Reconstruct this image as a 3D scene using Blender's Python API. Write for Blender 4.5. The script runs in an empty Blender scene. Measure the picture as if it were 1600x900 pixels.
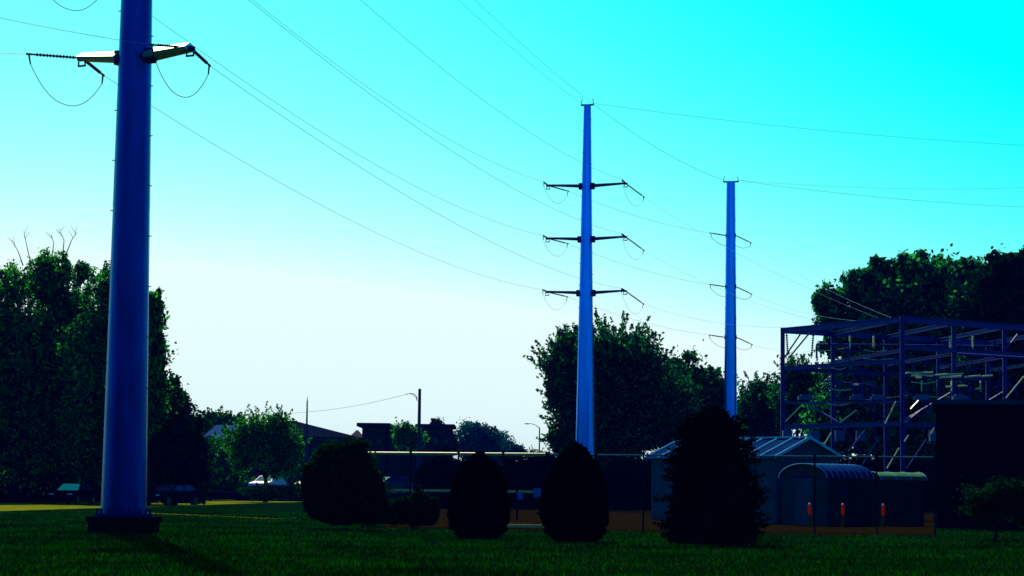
import bpy, bmesh, math, random
import numpy as np
from mathutils import Vector, Matrix

SC = bpy.context.scene
COL = SC.collection
R = math.radians
RNG = np.random.default_rng(7)
random.seed(7)

# ------------------------------------------------------------------ camera
FPX = 3500.0                    # focal length in pixels of a 1600 px wide picture
PITCH = math.atan(310 / FPX)
ROLL = 0.0105
EYE = Vector((0, 0, 1.5))
fw = Vector((0, math.cos(PITCH), math.sin(PITCH)))
up0 = Vector((0, -math.sin(PITCH), math.cos(PITCH)))
rt0 = Vector((1, 0, 0))
rt = rt0 * math.cos(ROLL) + up0 * math.sin(ROLL)
upv = -rt0 * math.sin(ROLL) + up0 * math.cos(ROLL)
cd = bpy.data.cameras.new('camera')
cam = bpy.data.objects.new('camera', cd)
COL.objects.link(cam)
cd.sensor_width = 36
cd.lens = 36 * FPX / 1600
cd.clip_start = 0.5
cd.clip_end = 8000
M = Matrix((rt, upv, -fw)).transposed().to_4x4()
M.translation = EYE
cam.matrix_world = M
SC.camera = cam

# ------------------------------------------------------------------ sky, sun, exposure
SUN_EL, SUN_AZ = R(42), R(-13)          # ahead and to the left of the view
w = bpy.data.worlds.new('World')
SC.world = w
w.use_nodes = True
nt = w.node_tree
bg = nt.nodes['Background']
sky = nt.nodes.new('ShaderNodeTexSky')
sky.sky_type = 'NISHITA'
sky.sun_disc = False
sky.sun_elevation = SUN_EL
sky.sun_rotation = SUN_AZ
sky.dust_density = 1.0
sep = nt.nodes.new('ShaderNodeSeparateColor')
comb = nt.nodes.new('ShaderNodeCombineColor')
nt.links.new(sky.outputs[0], sep.inputs[0])


def sky_curve(i, low, gain, power, cap):
    """the photograph's strong colour contrast, one curve per channel over the whole sky"""
    a = nt.nodes.new('ShaderNodeMath'); a.operation = 'SUBTRACT'; a.inputs[1].default_value = low
    b = nt.nodes.new('ShaderNodeMath'); b.operation = 'MAXIMUM'; b.inputs[1].default_value = 0.0
    c = nt.nodes.new('ShaderNodeMath'); c.operation = 'POWER'; c.inputs[1].default_value = power
    d = nt.nodes.new('ShaderNodeMath'); d.operation = 'MULTIPLY'; d.inputs[1].default_value = gain
    e = nt.nodes.new('ShaderNodeMath'); e.operation = 'MINIMUM'; e.inputs[1].default_value = cap
    nt.links.new(sep.outputs[i], a.inputs[0])
    for p, q in ((a, b), (b, c), (c, d), (d, e)):
        nt.links.new(p.outputs[0], q.inputs[0])
    nt.links.new(e.outputs[0], comb.inputs[i])


sky_curve(0, 5.85, 0.5, 1.97, 8.3)
sky_curve(1, 2.0, 10 / 3.3 ** 1.5, 1.5, 10.4)
sky_curve(2, 0.8, 10 / 5.4, 1.0, 10.2)
nt.links.new(comb.outputs[0], bg.inputs[0])
bg.inputs[1].default_value = 0.1

sl = bpy.data.lights.new('sun', 'SUN')
sl.energy = 5.0
sl.angle = R(0.5)
sl.color = (1.0, 0.85, 0.6)
so = bpy.data.objects.new('sun', sl)
COL.objects.link(so)
sdir = Vector((math.sin(SUN_AZ) * math.cos(SUN_EL), math.cos(SUN_AZ) * math.cos(SUN_EL), math.sin(SUN_EL)))
so.rotation_euler = (-sdir).to_track_quat('-Z', 'Y').to_euler()
so.location = (-40, 40, 60)
SC.view_settings.view_transform = 'Standard'
SC.view_settings.look = 'None'
SC.view_settings.exposure = 0.0
SC.view_settings.gamma = 1.0


# ------------------------------------------------------------------ pixels to places
def W(px, py, Y):
    """the point at world depth Y seen at pixel (px, py) of the 1600x900 photograph"""
    d = fw * FPX + rt * (px - 800) + upv * (450 - py)
    return EYE + d * (Y / d.y)


def G(px, Y, z=0.0):
    """the point of height z at depth Y in pixel column px"""
    x = W(px, 760, Y).x
    for _ in range(6):
        p = Vector((x, Y, z)) - EYE
        sx = 800 + FPX * p.dot(rt) / p.dot(fw)
        x += (px - sx) * Y / FPX
    return Vector((x, Y, z))


def H(px, py, Y):
    return W(px, py, Y).z


# ------------------------------------------------------------------ objects
def tag(o, label=None, cat=None, group=None, kind=None):
    if label: o['label'] = label
    if cat: o['category'] = cat
    if group: o['group'] = group
    if kind: o['kind'] = kind
    return o


def thing(name, label, cat, loc=(0, 0, 0), rz=0.0, group=None):
    o = bpy.data.objects.new(name, None)
    o.empty_display_size = 0.3
    COL.objects.link(o)
    o.location = loc
    o.rotation_euler = (0, 0, rz)
    return tag(o, label, cat, group)


def copy_tree(o, parent=None):
    c = o.copy()
    COL.objects.link(c)
    if parent: c.parent = parent
    for ch in o.children:
        copy_tree(ch, c)
    return c


class MB:
    """collects shapes, then links them as ONE mesh object (coordinates local to the parent)"""
    def __init__(s, off=(0, 0, 0)):
        s.v, s.f = [], []
        s.off = Vector(off)

    def add(s, vs, fs):
        n = len(s.v)
        s.v += [tuple(Vector(v) - s.off) for v in vs]
        s.f += [tuple(i + n for i in f) for f in fs]
        return s

    def box(s, c, d, rz=0.0, taper=1.0, ax=None):
        c = Vector(c); hx, hy, hz = d[0] / 2, d[1] / 2, d[2] / 2
        ca, sa = math.cos(rz), math.sin(rz)
        vs = []
        for z, t in ((-hz, 1.0), (hz, taper)):
            for x, y in ((-hx, -hy), (hx, -hy), (hx, hy), (-hx, hy)):
                x, y = x * t, y * t
                vs.append(c + Vector((x * ca - y * sa, x * sa + y * ca, z)))
        return s.add(vs, [(0, 3, 2, 1), (4, 5, 6, 7), (0, 1, 5, 4), (1, 2, 6, 5), (2, 3, 7, 6), (3, 0, 4, 7)])

    def tube(s, pts, rad, n=6, cap=True, squash=None, phase=0.0):
        pts = [Vector(p) for p in pts]
        if not isinstance(rad, (list, tuple)): rad = [rad] * len(pts)
        vs, fs = [], []
        side = None
        for i, p in enumerate(pts):
            a = pts[max(i - 1, 0)]; b = pts[min(i + 1, len(pts) - 1)]
            t = (b - a).normalized()
            if side is None:
                h = Vector((0, 0, 1)) if abs(t.z) < 0.9 else Vector((1, 0, 0))
                side = t.cross(h).normalized()
            else:
                side = (side - t * side.dot(t)).normalized()
            o = t.cross(side)
            for k in range(n):
                q = 2 * math.pi * k / n + phase
                vs.append(p + side * (math.cos(q) * rad[i]) + o * (math.sin(q) * rad[i] * (squash or 1.0)))
        for i in range(len(pts) - 1):
            for k in range(n):
                k2 = (k + 1) % n
                fs.append((i * n + k, i * n + k2, (i + 1) * n + k2, (i + 1) * n + k))
        if cap:
            fs.append(tuple(range(n))[::-1])
            fs.append(tuple((len(pts) - 1) * n + k for k in range(n)))
        return s.add(vs, fs)

    def bar(s, a, b, wd, ht):
        """straight bar with a rectangular section"""
        a, b = Vector(a), Vector(b)
        t = (b - a).normalized()
        h = Vector((0, 0, 1)) if abs(t.z) < 0.95 else Vector((0, 1, 0))
        x = t.cross(h).normalized() * (wd / 2)
        y = x.cross(t).normalized() * (ht / 2)
        vs = [a - x - y, a + x - y, a + x + y, a - x + y, b - x - y, b + x - y, b + x + y, b - x + y]
        return s.add(vs, [(0, 3, 2, 1), (4, 5, 6, 7), (0, 1, 5, 4), (1, 2, 6, 5), (2, 3, 7, 6), (3, 0, 4, 7)])

    def prism(s, poly, vec):
        n = len(poly)
        poly = [Vector(p) for p in poly]
        vec = Vector(vec)
        vs = poly + [p + vec for p in poly]
        fs = [tuple(range(n))[::-1], tuple(range(n, 2 * n))]
        fs += [(i, (i + 1) % n, (i + 1) % n + n, i + n) for i in range(n)]
        return s.add(vs, fs)

    def build(s, name, mat, parent=None, smooth=False, bevel=0.0):
        me = bpy.data.meshes.new(name)
        me.from_pydata(s.v, [], s.f)
        bm = bmesh.new(); bm.from_mesh(me)
        bmesh.ops.recalc_face_normals(bm, faces=bm.faces)
        if bevel:
            bmesh.ops.bevel(bm, geom=list(bm.edges), offset=bevel, segments=1, affect='EDGES')
        bm.to_mesh(me); bm.free()
        if smooth:
            for p in me.polygons: p.use_smooth = p.loop_total == 4
        me.materials.append(mat)
        o = bpy.data.objects.new(name, me)
        COL.objects.link(o)
        if parent: o.parent = parent
        return o


def raw_mesh(name, V, F4, mat, parent=None):
    """fast mesh of quads (F4: N x k int array)"""
    V = np.asarray(V, np.float32); F = np.asarray(F4, np.int32)
    k = F.shape[1]
    me = bpy.data.meshes.new(name)
    me.vertices.add(len(V)); me.vertices.foreach_set('co', V.ravel())
    me.loops.add(F.size); me.loops.foreach_set('vertex_index', F.ravel())
    me.polygons.add(len(F)); me.polygons.foreach_set('loop_start', np.arange(0, F.size, k, dtype=np.int32))
    me.update(calc_edges=True)
    me.materials.append(mat)
    o = bpy.data.objects.new(name, me)
    COL.objects.link(o)
    if parent: o.parent = parent
    return o


# ------------------------------------------------------------------ materials
def mat(name, c, rough=0.6, metal=0.0, var=0.25, scale=3.0, bump=0.0, c2=None, spec=0.5, stretch=None):
    m = bpy.data.materials.new(name)
    m.use_nodes = True
    t = m.node_tree
    b = t.nodes['Principled BSDF']
    b.inputs['Roughness'].default_value = rough
    b.inputs['Metallic'].default_value = metal
    b.inputs['Specular IOR Level'].default_value = spec
    tc = t.nodes.new('ShaderNodeTexCoord')
    mp = t.nodes.new('ShaderNodeMapping')
    if stretch: mp.inputs['Scale'].default_value = stretch
    n = t.nodes.new('ShaderNodeTexNoise')
    n.inputs['Scale'].default_value = scale
    n.inputs['Detail'].default_value = 6
    n.inputs['Roughness'].default_value = 0.65
    t.links.new(tc.outputs['Object'], mp.inputs[0])
    t.links.new(mp.outputs[0], n.inputs['Vector'])
    rp = t.nodes.new('ShaderNodeValToRGB')
    rp.color_ramp.elements[0].position = 0.3
    rp.color_ramp.elements[1].position = 0.7
    lo = [x * (1 - var) for x in c]
    hi = list(c2) if c2 else [min(1, x * (1 + var)) for x in c]
    rp.color_ramp.elements[0].color = (*lo, 1)
    rp.color_ramp.elements[1].color = (*hi, 1)
    t.links.new(n.outputs[0], rp.inputs[0])
    t.links.new(rp.outputs[0], b.inputs['Base Color'])
    if bump:
        bp = t.nodes.new('ShaderNodeBump')
        bp.inputs['Strength'].default_value = bump
        bp.inputs['Distance'].default_value = 0.05
        t.links.new(n.outputs[0], bp.inputs['Height'])
        t.links.new(bp.outputs[0], b.inputs['Normal'])
    return m


def leafmat(name, lo, hi, trans=0.4, tcol=None, patch=0.0):
    m = bpy.data.materials.new(name)
    m.use_nodes = True
    t = m.node_tree
    t.nodes.clear()
    out = t.nodes.new('ShaderNodeOutputMaterial')
    g = t.nodes.new('ShaderNodeNewGeometry')
    rp = t.nodes.new('ShaderNodeValToRGB')
    rp.color_ramp.elements[0].position = 0.35
    rp.color_ramp.elements[0].color = (*lo, 1)
    rp.color_ramp.elements[1].color = (*hi, 1)
    t.links.new(g.outputs['Random Per Island'], rp.inputs[0])
    col = rp.outputs[0]
    if patch:       # sunlit and dim patches of the lawn, put into the colour
        nz = t.nodes.new('ShaderNodeTexNoise'); nz.inputs['Scale'].default_value = patch; nz.inputs['Detail'].default_value = 5
        nz.inputs['Roughness'].default_value = 0.7
        tc = t.nodes.new('ShaderNodeTexCoord'); t.links.new(tc.outputs['Object'], nz.inputs['Vector'])
        cr = t.nodes.new('ShaderNodeValToRGB')
        cr.color_ramp.elements[0].position = 0.36; cr.color_ramp.elements[0].color = (0.22, 0.2, 0.3, 1)
        cr.color_ramp.elements[1].position = 0.66; cr.color_ramp.elements[1].color = (1.6, 1.5, 1.0, 1)
        t.links.new(nz.outputs[0], cr.inputs[0])
        m2 = t.nodes.new('ShaderNodeMix'); m2.data_type = 'RGBA'; m2.blend_type = 'MULTIPLY'; m2.inputs[0].default_value = 1.0
        t.links.new(col, m2.inputs[6]); t.links.new(cr.outputs[0], m2.inputs[7])
        col = m2.outputs[2]
    d = t.nodes.new('ShaderNodeBsdfDiffuse')
    tr = t.nodes.new('ShaderNodeBsdfTranslucent')
    t.links.new(col, d.inputs[0])
    mu = t.nodes.new('ShaderNodeMix'); mu.data_type = 'RGBA'; mu.blend_type = 'MULTIPLY'
    mu.inputs[0].default_value = 1.0
    t.links.new(col, mu.inputs[6])
    mu.inputs[7].default_value = (*(tcol or (1.2, 1.2, 0.5)), 1)
    t.links.new(mu.outputs[2], tr.inputs[0])
    mx = t.nodes.new('ShaderNodeMixShader')
    mx.inputs[0].default_value = trans
    t.links.new(d.outputs[0], mx.inputs[1]); t.links.new(tr.outputs[0], mx.inputs[2])
    t.links.new(mx.outputs[0], out.inputs[0])
    return m


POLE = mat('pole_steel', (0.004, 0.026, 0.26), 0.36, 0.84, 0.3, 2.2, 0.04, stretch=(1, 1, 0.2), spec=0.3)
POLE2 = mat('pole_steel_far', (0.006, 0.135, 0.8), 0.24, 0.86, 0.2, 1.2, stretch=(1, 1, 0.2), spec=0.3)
ARM = mat('sunlit_arm', (1.0, 0.86, 0.76), 0.48, 0.85, 0.06, 2.0)  # sun glare on the near arms put into a whitish metal
STEEL = mat('dark_fitting', (0.006, 0.02, 0.14), 0.6, 0.0, 0.2, 4, spec=0.0)
INSUL = mat('insulator_polymer', (0.008, 0.02, 0.12), 0.6, 0.0, 0.2, 8, spec=0.0)
WIRE = mat('conductor_aluminium', (0.1, 0.5, 0.56), 0.5, 0.0, 0.1, 4)
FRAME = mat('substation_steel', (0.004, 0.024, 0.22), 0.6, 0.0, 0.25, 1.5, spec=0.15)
FRAMELIT = mat('substation_lit_steel', (0.9, 0.75, 0.3), 0.4, 0.0, 0.15, 3)  # lit copy of the frame steel, sunlight put into its colour
CONC = mat('foundation_concrete', (0.008, 0.010, 0.008), 0.95, 0.0, 0.45, 5, 0.4, spec=0.0)
LAWN = mat('lawn_soil', (0.001, 0.012, 0.001), 0.95, 0.0, 0.5, 0.7, 0.3, spec=0.0)
ROADM = mat('road_asphalt', (0.15, 0.18, 0.004), 0.95, 0.0, 0.55, 0.9, 0.2, spec=0.0)
STRIPM = mat('lit_lawn_strip', (0.10, 0.13, 0.004), 0.95, 0.0, 0.45, 1.2, 0.2, spec=0.0)  # a sunlit band of lawn, its light put into the colour
LOTM = mat('parking_asphalt', (0.01, 0.012, 0.02), 0.95, 0.0, 0.3, 0.9, 0.2, spec=0.0)
GRAVEL = mat('yard_gravel', (0.011, 0.008, 0.0005), 0.95, 0.0, 0.7, 4, 0.6, spec=0.0)
BARK = mat('bark', (0.012, 0.012, 0.012), 0.9, 0.0, 0.4, 6, 0.5, spec=0.0)
CORE = mat('dark_core', (0.002, 0.006, 0.004), 0.95, 0.0, 0.4, 6, 0.5, spec=0.0)  # dark body added inside shrubs to block light, no modelled twigs
GRASSM = leafmat('grass_blades', (0.0008, 0.011, 0.0008), (0.004, 0.095, 0.002), 0.35, (1.2, 1.4, 0.3), patch=0.22)
L_DARK = leafmat('leaf_dark', (0.001, 0.012, 0.009), (0.005, 0.06, 0.012), 0.4)
L_WILLOW = leafmat('leaf_willow', (0.001, 0.008, 0.014), (0.05, 0.5, 0.03), 0.55)
L_BRIGHT = leafmat('leaf_bright', (0.003, 0.04, 0.006), (0.05, 0.45, 0.02), 0.52)
L_MAPLE = leafmat('leaf_maple', (0.001, 0.010, 0.018), (0.015, 0.28, 0.06), 0.5)
L_POPLAR = leafmat('leaf_poplar', (0.001, 0.014, 0.03), (0.025, 0.38, 0.08), 0.52)
L_YEW = leafmat('leaf_yew', (0.0006, 0.003, 0.002), (0.0015, 0.008, 0.003), 0.1)
L_SHADE = leafmat('leaf_shaded', (0.001, 0.003, 0.006), (0.002, 0.012, 0.012), 0.3)  # shade below the trees put into a darker leaf colour
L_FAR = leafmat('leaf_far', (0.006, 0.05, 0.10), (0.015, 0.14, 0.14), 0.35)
METALROOF = mat('roof_sheet', (0.005, 0.034, 0.12), 0.6, 0.0, 0.3, 2, spec=0.0)
SEAM = mat('roof_seam_lit', (0.14, 0.62, 0.72), 0.6, 0.0, 0.15, 2, spec=0.0)  # highlights of the roofs put into the pale seam colour
PALEROOF = mat('pale_roof_sheet', (0.08, 0.26, 0.1), 0.6, 0.0, 0.2, 2, spec=0.0)
HUTWALL = mat('hut_wall', (0.016, 0.05, 0.055), 0.7, 0.0, 0.3, 1.2, spec=0.0)
SHEDWALL = mat('shed_wall', (0.032, 0.075, 0.1), 0.7, 0.0, 0.3, 1.2, spec=0.0)
DARKWALL = mat('dark_wall', (0.0015, 0.002, 0.008), 0.85, 0.0, 0.3, 1.0, spec=0.0)
LITFASCIA = mat('lit_fascia', (0.02, 0.06, 0.09), 0.6, 0.0, 0.3, 1.0, spec=0.0)  # lit roof edge put into a colour paler than the wall
SUNLITRAIL = mat('sunlit_rail', (0.75, 0.55, 0.12), 0.5, 0.0, 0.15, 3)  # sunshine on rails and edging put into a bright yellow
FENCESTEEL = mat('fence_steel', (0.004, 0.016, 0.02), 0.7, 0.0, 0.2, 4, spec=0.0)
FENCERAIL = mat('fence_rail', (0.06, 0.22, 0.2), 0.6, 0.0, 0.2, 4, spec=0.0)  # dimmer rail tone, its lit top put into the colour
BOLLY = mat('bollard_yellow', (0.16, 0.10, 0.004), 0.6, 0.0, 0.25, 6, spec=0.0)
BOLLR = leafmat('bollard_plastic', (0.62, 0.09, 0.003), (0.7, 0.13, 0.003), 0.55, (1.0, 1.0, 1.0))
BOLLGLINT = mat('bollard_glint', (0.85, 0.8, 0.7), 0.5, 0.0, 0.05, 6)  # sun glint on the bollard tops put into white
SIGNM = mat('sign_plate', (0.06, 0.16, 0.42), 0.5, 0.0, 0.1, 5)
TIMBER = mat('utility_timber', (0.03, 0.025, 0.09), 0.85, 0.0, 0.4, 6, 0.3, stretch=(1, 1, 0.1))
BRICK = mat('building_wall', (0.04, 0.024, 0.022), 0.85, 0.0, 0.3, 2, spec=0.0)
FASCIA = mat('building_fascia', (0.035, 0.015, 0.04), 0.7, 0.0, 0.2, 2, spec=0.0)
TANWALL = mat('tan_gable', (0.11, 0.085, 0.06), 0.8, 0.0, 0.15, 2, spec=0.0)
BLUEROOF = mat('blue_shingle', (0.03, 0.08, 0.2), 0.8, 0.0, 0.25, 3, spec=0.0)
GREYROOF = mat('grey_shingle', (0.006, 0.012, 0.024), 0.8, 0.0, 0.25, 3, spec=0.0)
GLASS = mat('dark_glass', (0.01, 0.02, 0.03), 0.08, 0.0, 0.0, 1, spec=0.8)
CARGLASS = mat('car_glass', (0.008, 0.04, 0.06), 0.06, 0.0, 0.0, 1, spec=0.5)
TYRE = mat('tyre_rubber', (0.01, 0.01, 0.012), 0.9, 0.0, 0.2, 5)
RIM = mat('wheel_rim', (0.05, 0.05, 0.06), 0.35, 0.8, 0.1, 5)
LAMPW = mat('lamp_lens', (0.85, 0.8, 0.7), 0.15, 0.0, 0.05, 4)
LAMPR = mat('lamp_red', (0.4, 0.01, 0.01), 0.2, 0.0, 0.05, 4)
BOX = mat('equipment_box', (0.02, 0.06, 0.2), 0.6, 0.0, 0.2, 2)


# ------------------------------------------------------------------ the ground
def sheet(name, pts, m, z):
    b = MB()
    b.add([(p[0], p[1], z) for p in pts], [tuple(range(len(pts)))])
    return tag(b.build(name, m), kind='structure')


sheet('lawn', [(-1500, -200), (1500, -200), (1500, 3000), (-1500, 3000)], LAWN, 0.0)


def gpts(lst):
    return [(G(px, Y).x, Y) for px, Y in lst]


def ypix(px, py):
    """depth of the ground seen at a pixel"""
    hor = 760 + (px - 800) * 0.0105
    return 1.5 * FPX / (py - hor)


road_near = [(-500, 72), (-250, 85), (0, 104), (150, 120), (300, 141), (420, 165), (490, 182)]
road_far = [(490, 225), (420, 208), (300, 180), (150, 158), (0, 142), (-250, 122), (-500, 108)]
ROAD_POLY = gpts(road_near + road_far)
sheet('road', ROAD_POLY, ROADM, 0.008)
for nm, edge in (('kerb', road_near), ('kerb', road_far)):
    b = MB()
    e = [Vector((G(px, Y).x, Y, 0.06)) for px, Y in edge]
    for p, q in zip(e, e[1:]):
        b.bar(p, q, 0.15, 0.12)
    tag(b.build(nm, ROADM), kind='structure')
STRIP_POLY = gpts([(225, 112), (300, 107), (380, 101), (470, 96), (470, 93), (380, 97.5), (300, 102.5), (225, 107)])
sheet('sunlit_strip', STRIP_POLY, STRIPM, 0.008)  # pale sheet laid where the lawn is only sunlit
YARD_POLY = gpts([(600, 77.5), (800, 76), (1000, 75), (1463, 73), (1463, 150), (600, 150)])
sheet('gravel_yard', YARD_POLY, GRAVEL, 0.006)


def inside(P, poly):
    x, y = P[:, 0], P[:, 1]
    c = np.zeros(len(P), bool)
    n = len(poly)
    for i in range(n):
        x1, y1 = poly[i]; x2, y2 = poly[(i + 1) % n]
        if y1 == y2: continue
        t = ((y1 > y) != (y2 > y)) & (x < (x2 - x1) * (y - y1) / (y2 - y1) + x1)
        c ^= t
    return c


# grass: one object of blades over the lawn the camera can see
def grass():
    n = 330000
    u = RNG.random(n)
    Y = np.sqrt(33.0 ** 2 + u * (128.0 ** 2 - 33.0 ** 2))
    X = (RNG.random(n) - 0.5) * Y * 0.52
    P = np.stack([X, Y, np.zeros(n)], 1)
    keep = ~(inside(P, ROAD_POLY) | inside(P, STRIP_POLY) | inside(P, YARD_POLY))
    P = P[keep]; n = len(P)
    patch = 0.5 + 0.5 * np.sin(P[:, 0] * 0.9 + 1.7 * np.sin(P[:, 1] * 0.31)) * np.sin(P[:, 1] * 0.43 + P[:, 0] * 0.37)
    h = (0.045 + 0.055 * RNG.random(n)) * (0.75 + 0.5 * patch)
    wd = (0.012 + 0.012 * RNG.random(n)) * (P[:, 1] / 55)
    a = RNG.random(n) * math.pi
    dx, dy = np.cos(a) * wd, np.sin(a) * wd
    lean = RNG.normal(0, 0.35, (n, 2)) * h[:, None]
    V = np.empty((n, 3, 3))
    V[:, 0] = P + np.stack([-dx, -dy, np.zeros(n)], 1)
    V[:, 1] = P + np.stack([dx, dy, np.zeros(n)], 1)
    V[:, 2] = P + np.stack([lean[:, 0], lean[:, 1], h], 1)
    tag(raw_mesh('grass', V.reshape(-1, 3), np.arange(3 * n).reshape(-1, 3), GRASSM), kind='stuff')


grass()


# ------------------------------------------------------------------ vegetation
class Leaves:
    def __init__(s, origin):
        s.o = np.array(origin, float)
        s.V = []

    def put(s, P, size, flat=0.0):
        """diamond leaves of the given size, randomly turned, at points P"""
        n = len(P)
        if n == 0: return
        a = RNG.normal(size=(n, 3)); a /= np.linalg.norm(a, axis=1)[:, None]
        b = RNG.normal(size=(n, 3)); b -= a * (a * b).sum(1)[:, None]
        b /= np.linalg.norm(b, axis=1)[:, None] + 1e-9
        sz = (size * (0.6 + 0.8 * RNG.random(n)))[:, None]
        q = np.empty((n, 4, 3))
        q[:, 0] = P - a * sz * 0.5; q[:, 1] = P + b * sz * 0.3 - a * sz * 0.08
        q[:, 2] = P + a * sz * 0.5; q[:, 3] = P - b * sz * 0.3 - a * sz * 0.08
        s.V.append(q.reshape(-1, 3))

    def build(s, name, m, parent):
        V = np.concatenate(s.V) - s.o
        return raw_mesh(name, V, np.arange(len(V)).reshape(-1, 4), m, parent)


def sph(n):
    d = RNG.normal(size=(n, 3))
    return d / np.linalg.norm(d, axis=1)[:, None]


def crown_round(L, c, r, n, size, clump=0.26):
    r = r * 1.12
    k = max(12, n // 150)
    d = sph(k)
    fr = 0.35 + 0.65 * RNG.random(k) ** 0.6
    cs = c + d * r * fr[:, None]
    per = RNG.integers(0, k, n)
    rk = np.mean(r) * clump * (0.5 + RNG.random(k))
    L.put(cs[per] + RNG.normal(size=(n, 3)) * (rk[per] * 0.55)[:, None], size)
    m = n // 4
    L.put(c + sph(m) * r * 0.75 * (RNG.random(m) ** 0.4)[:, None], size * 2.4)


def crown_shoots(L, c, r, n, size, upbias=0.7, length=1.3):
    k = max(14, n // 42)
    d = sph(k)
    d[:, 2] = np.abs(d[:, 2]) * 0.9 - 0.25 * RNG.random(k)
    d /= np.linalg.norm(d, axis=1)[:, None]
    st = c + d * r * 0.55
    dirs = d * r / np.mean(r) + np.array([0, 0, upbias]) + RNG.normal(0, 0.25, (k, 3))
    dirs /= np.linalg.norm(dirs, axis=1)[:, None]
    ln = np.mean(r) * (0.4 + 0.5 * RNG.random(k)) * length
    per = RNG.integers(0, k, n)
    t = RNG.random(n)
    P = st[per] + dirs[per] * (t * ln[per])[:, None] + RNG.normal(size=(n, 3)) * (0.03 + 0.17 * (1 - t))[:, None]
    L.put(P, size)
    crown_round(L, c, r * 0.76, n, size, 0.3)


def crown_droop(L, c, r, n, size):
    k = max(20, n // 45)
    d = sph(k); d[:, 2] = np.abs(d[:, 2]) * 1.0 - 0.2
    st = c + d * r * (0.5 + 0.6 * RNG.random(k) ** 0.5)[:, None]
    st[:, 2] += 0.15 * r[2]
    ln = r[2] * (0.25 + 0.55 * RNG.random(k))
    per = RNG.integers(0, k, n)
    t = RNG.random(n)
    P = st[per] + RNG.normal(size=(n, 3)) * 0.11
    P[:, 2] -= t * ln[per]
    P[:, :2] += (d[per, :2] * (np.sin(t * 1.5) * 0.35)[:, None])
    L.put(P, size)
    crown_round(L, c, r * 0.85, n // 2, size, 0.3)


def lump(c, r, seed, seg=14, rings=9, amp=0.12):
    """uneven closed core added inside a dense shrub to make it opaque and dark"""
    rnd = np.random.default_rng(seed)
    ph = rnd.random(6) * 6.3
    vs, fs = [], []
    for i in range(rings + 1):
        th = math.pi * i / rings
        for k in range(seg):
            q = 2 * math.pi * k / seg
            f = 1 + amp * (math.sin(3 * q + ph[0] + 2 * th) * 0.5 + math.sin(5 * th + ph[1]) * 0.4 + math.sin(7 * q + ph[2]) * 0.3)
            vs.append((c[0] + r[0] * f * math.sin(th) * math.cos(q), c[1] + r[1] * f * math.sin(th) * math.sin(q), c[2] + r[2] * f * math.cos(th)))
    for i in range(rings):
        for k in range(seg):
            k2 = (k + 1) % seg
            fs.append((i * seg + k, i * seg + k2, (i + 1) * seg + k2, (i + 1) * seg + k))
    return vs, fs


def tree(name, label, Y, tpx, blobs, style, n, size, m, cat='tree', group=None, trunk_r=0.25, twigs=(), core=False, zbase=0.0, depth=1.0):
    base = G(tpx, Y, zbase)
    t = thing(name, label, cat, base, group=group)
    L = Leaves(base)
    cen = []
    tot = sum(b[2] * b[3] for b in blobs)
    for i, (px, py, rx, ry) in enumerate(blobs):
        dy = 0 if i == 0 else RNG.uniform(-1, 1) * rx * Y / FPX * 0.5
        c = np.array(W(px, py, Y + dy))
        s = (Y + dy) / FPX
        r = np.array([rx * s, (rx + ry) / 2 * s * depth, ry * s])
        k = max(150, int(n * b_frac(rx, ry, tot)))
        if style == 'shoots': crown_shoots(L, c, r, k, size)
        elif style == 'droop': crown_droop(L, c, r, k, size)
        else: crown_round(L, c, r, k, size)
        cen.append((c, r))
    L.build('crown', m, t)
    b = MB(base)
    top = max(cen, key=lambda q: q[0][2])
    fork = Vector(base) + Vector((0, 0, max(0.3, (min(q[0][2] for q in cen) - base.z) * 0.6)))
    b.tube([base - Vector((0, 0, 0.1)), base + (fork - base) * 0.5 + Vector((0.08, 0, 0)), fork], [trunk_r * 1.25, trunk_r, trunk_r * 0.85], 8)
    for c, r in cen:
        e = Vector(c) + Vector((0, 0, r[2] * 0.55))
        mid = fork.lerp(e, 0.5) + Vector((RNG.uniform(-.3, .3), RNG.uniform(-.3, .3), -0.15))
        b.tube([fork - Vector((0, 0, 0.1)), mid, e], [trunk_r * 0.6, trunk_r * 0.35, trunk_r * 0.1], 6)
        for _ in range(3):
            d = sph(1)[0]; d[2] = abs(d[2])
            b.tube([mid, Vector(c) + Vector(d * r * 0.8)], [trunk_r * 0.2, 0.02], 5)
    b.build('trunk', BARK, t)
    for pts in twigs:
        tb = MB(base)
        q = [W(px, py, Y) for px, py in pts]
        tb.tube(q, [0.05] + [0.028] * (len(q) - 2) + [0.01], 5)
        a, e = q[-2], q[-1]
        for s_ in (0.25, 0.55, 0.75):
            p = a.lerp(e, s_)
            tb.tube([p, p + Vector((RNG.uniform(-.5, .5), RNG.uniform(-.2, .2), RNG.uniform(.3, .7)))], [0.018, 0.007], 4)
        tb.build('bare_branch', BARK, t)
    return t


def b_frac(rx, ry, tot):
    return rx * ry / tot


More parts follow.
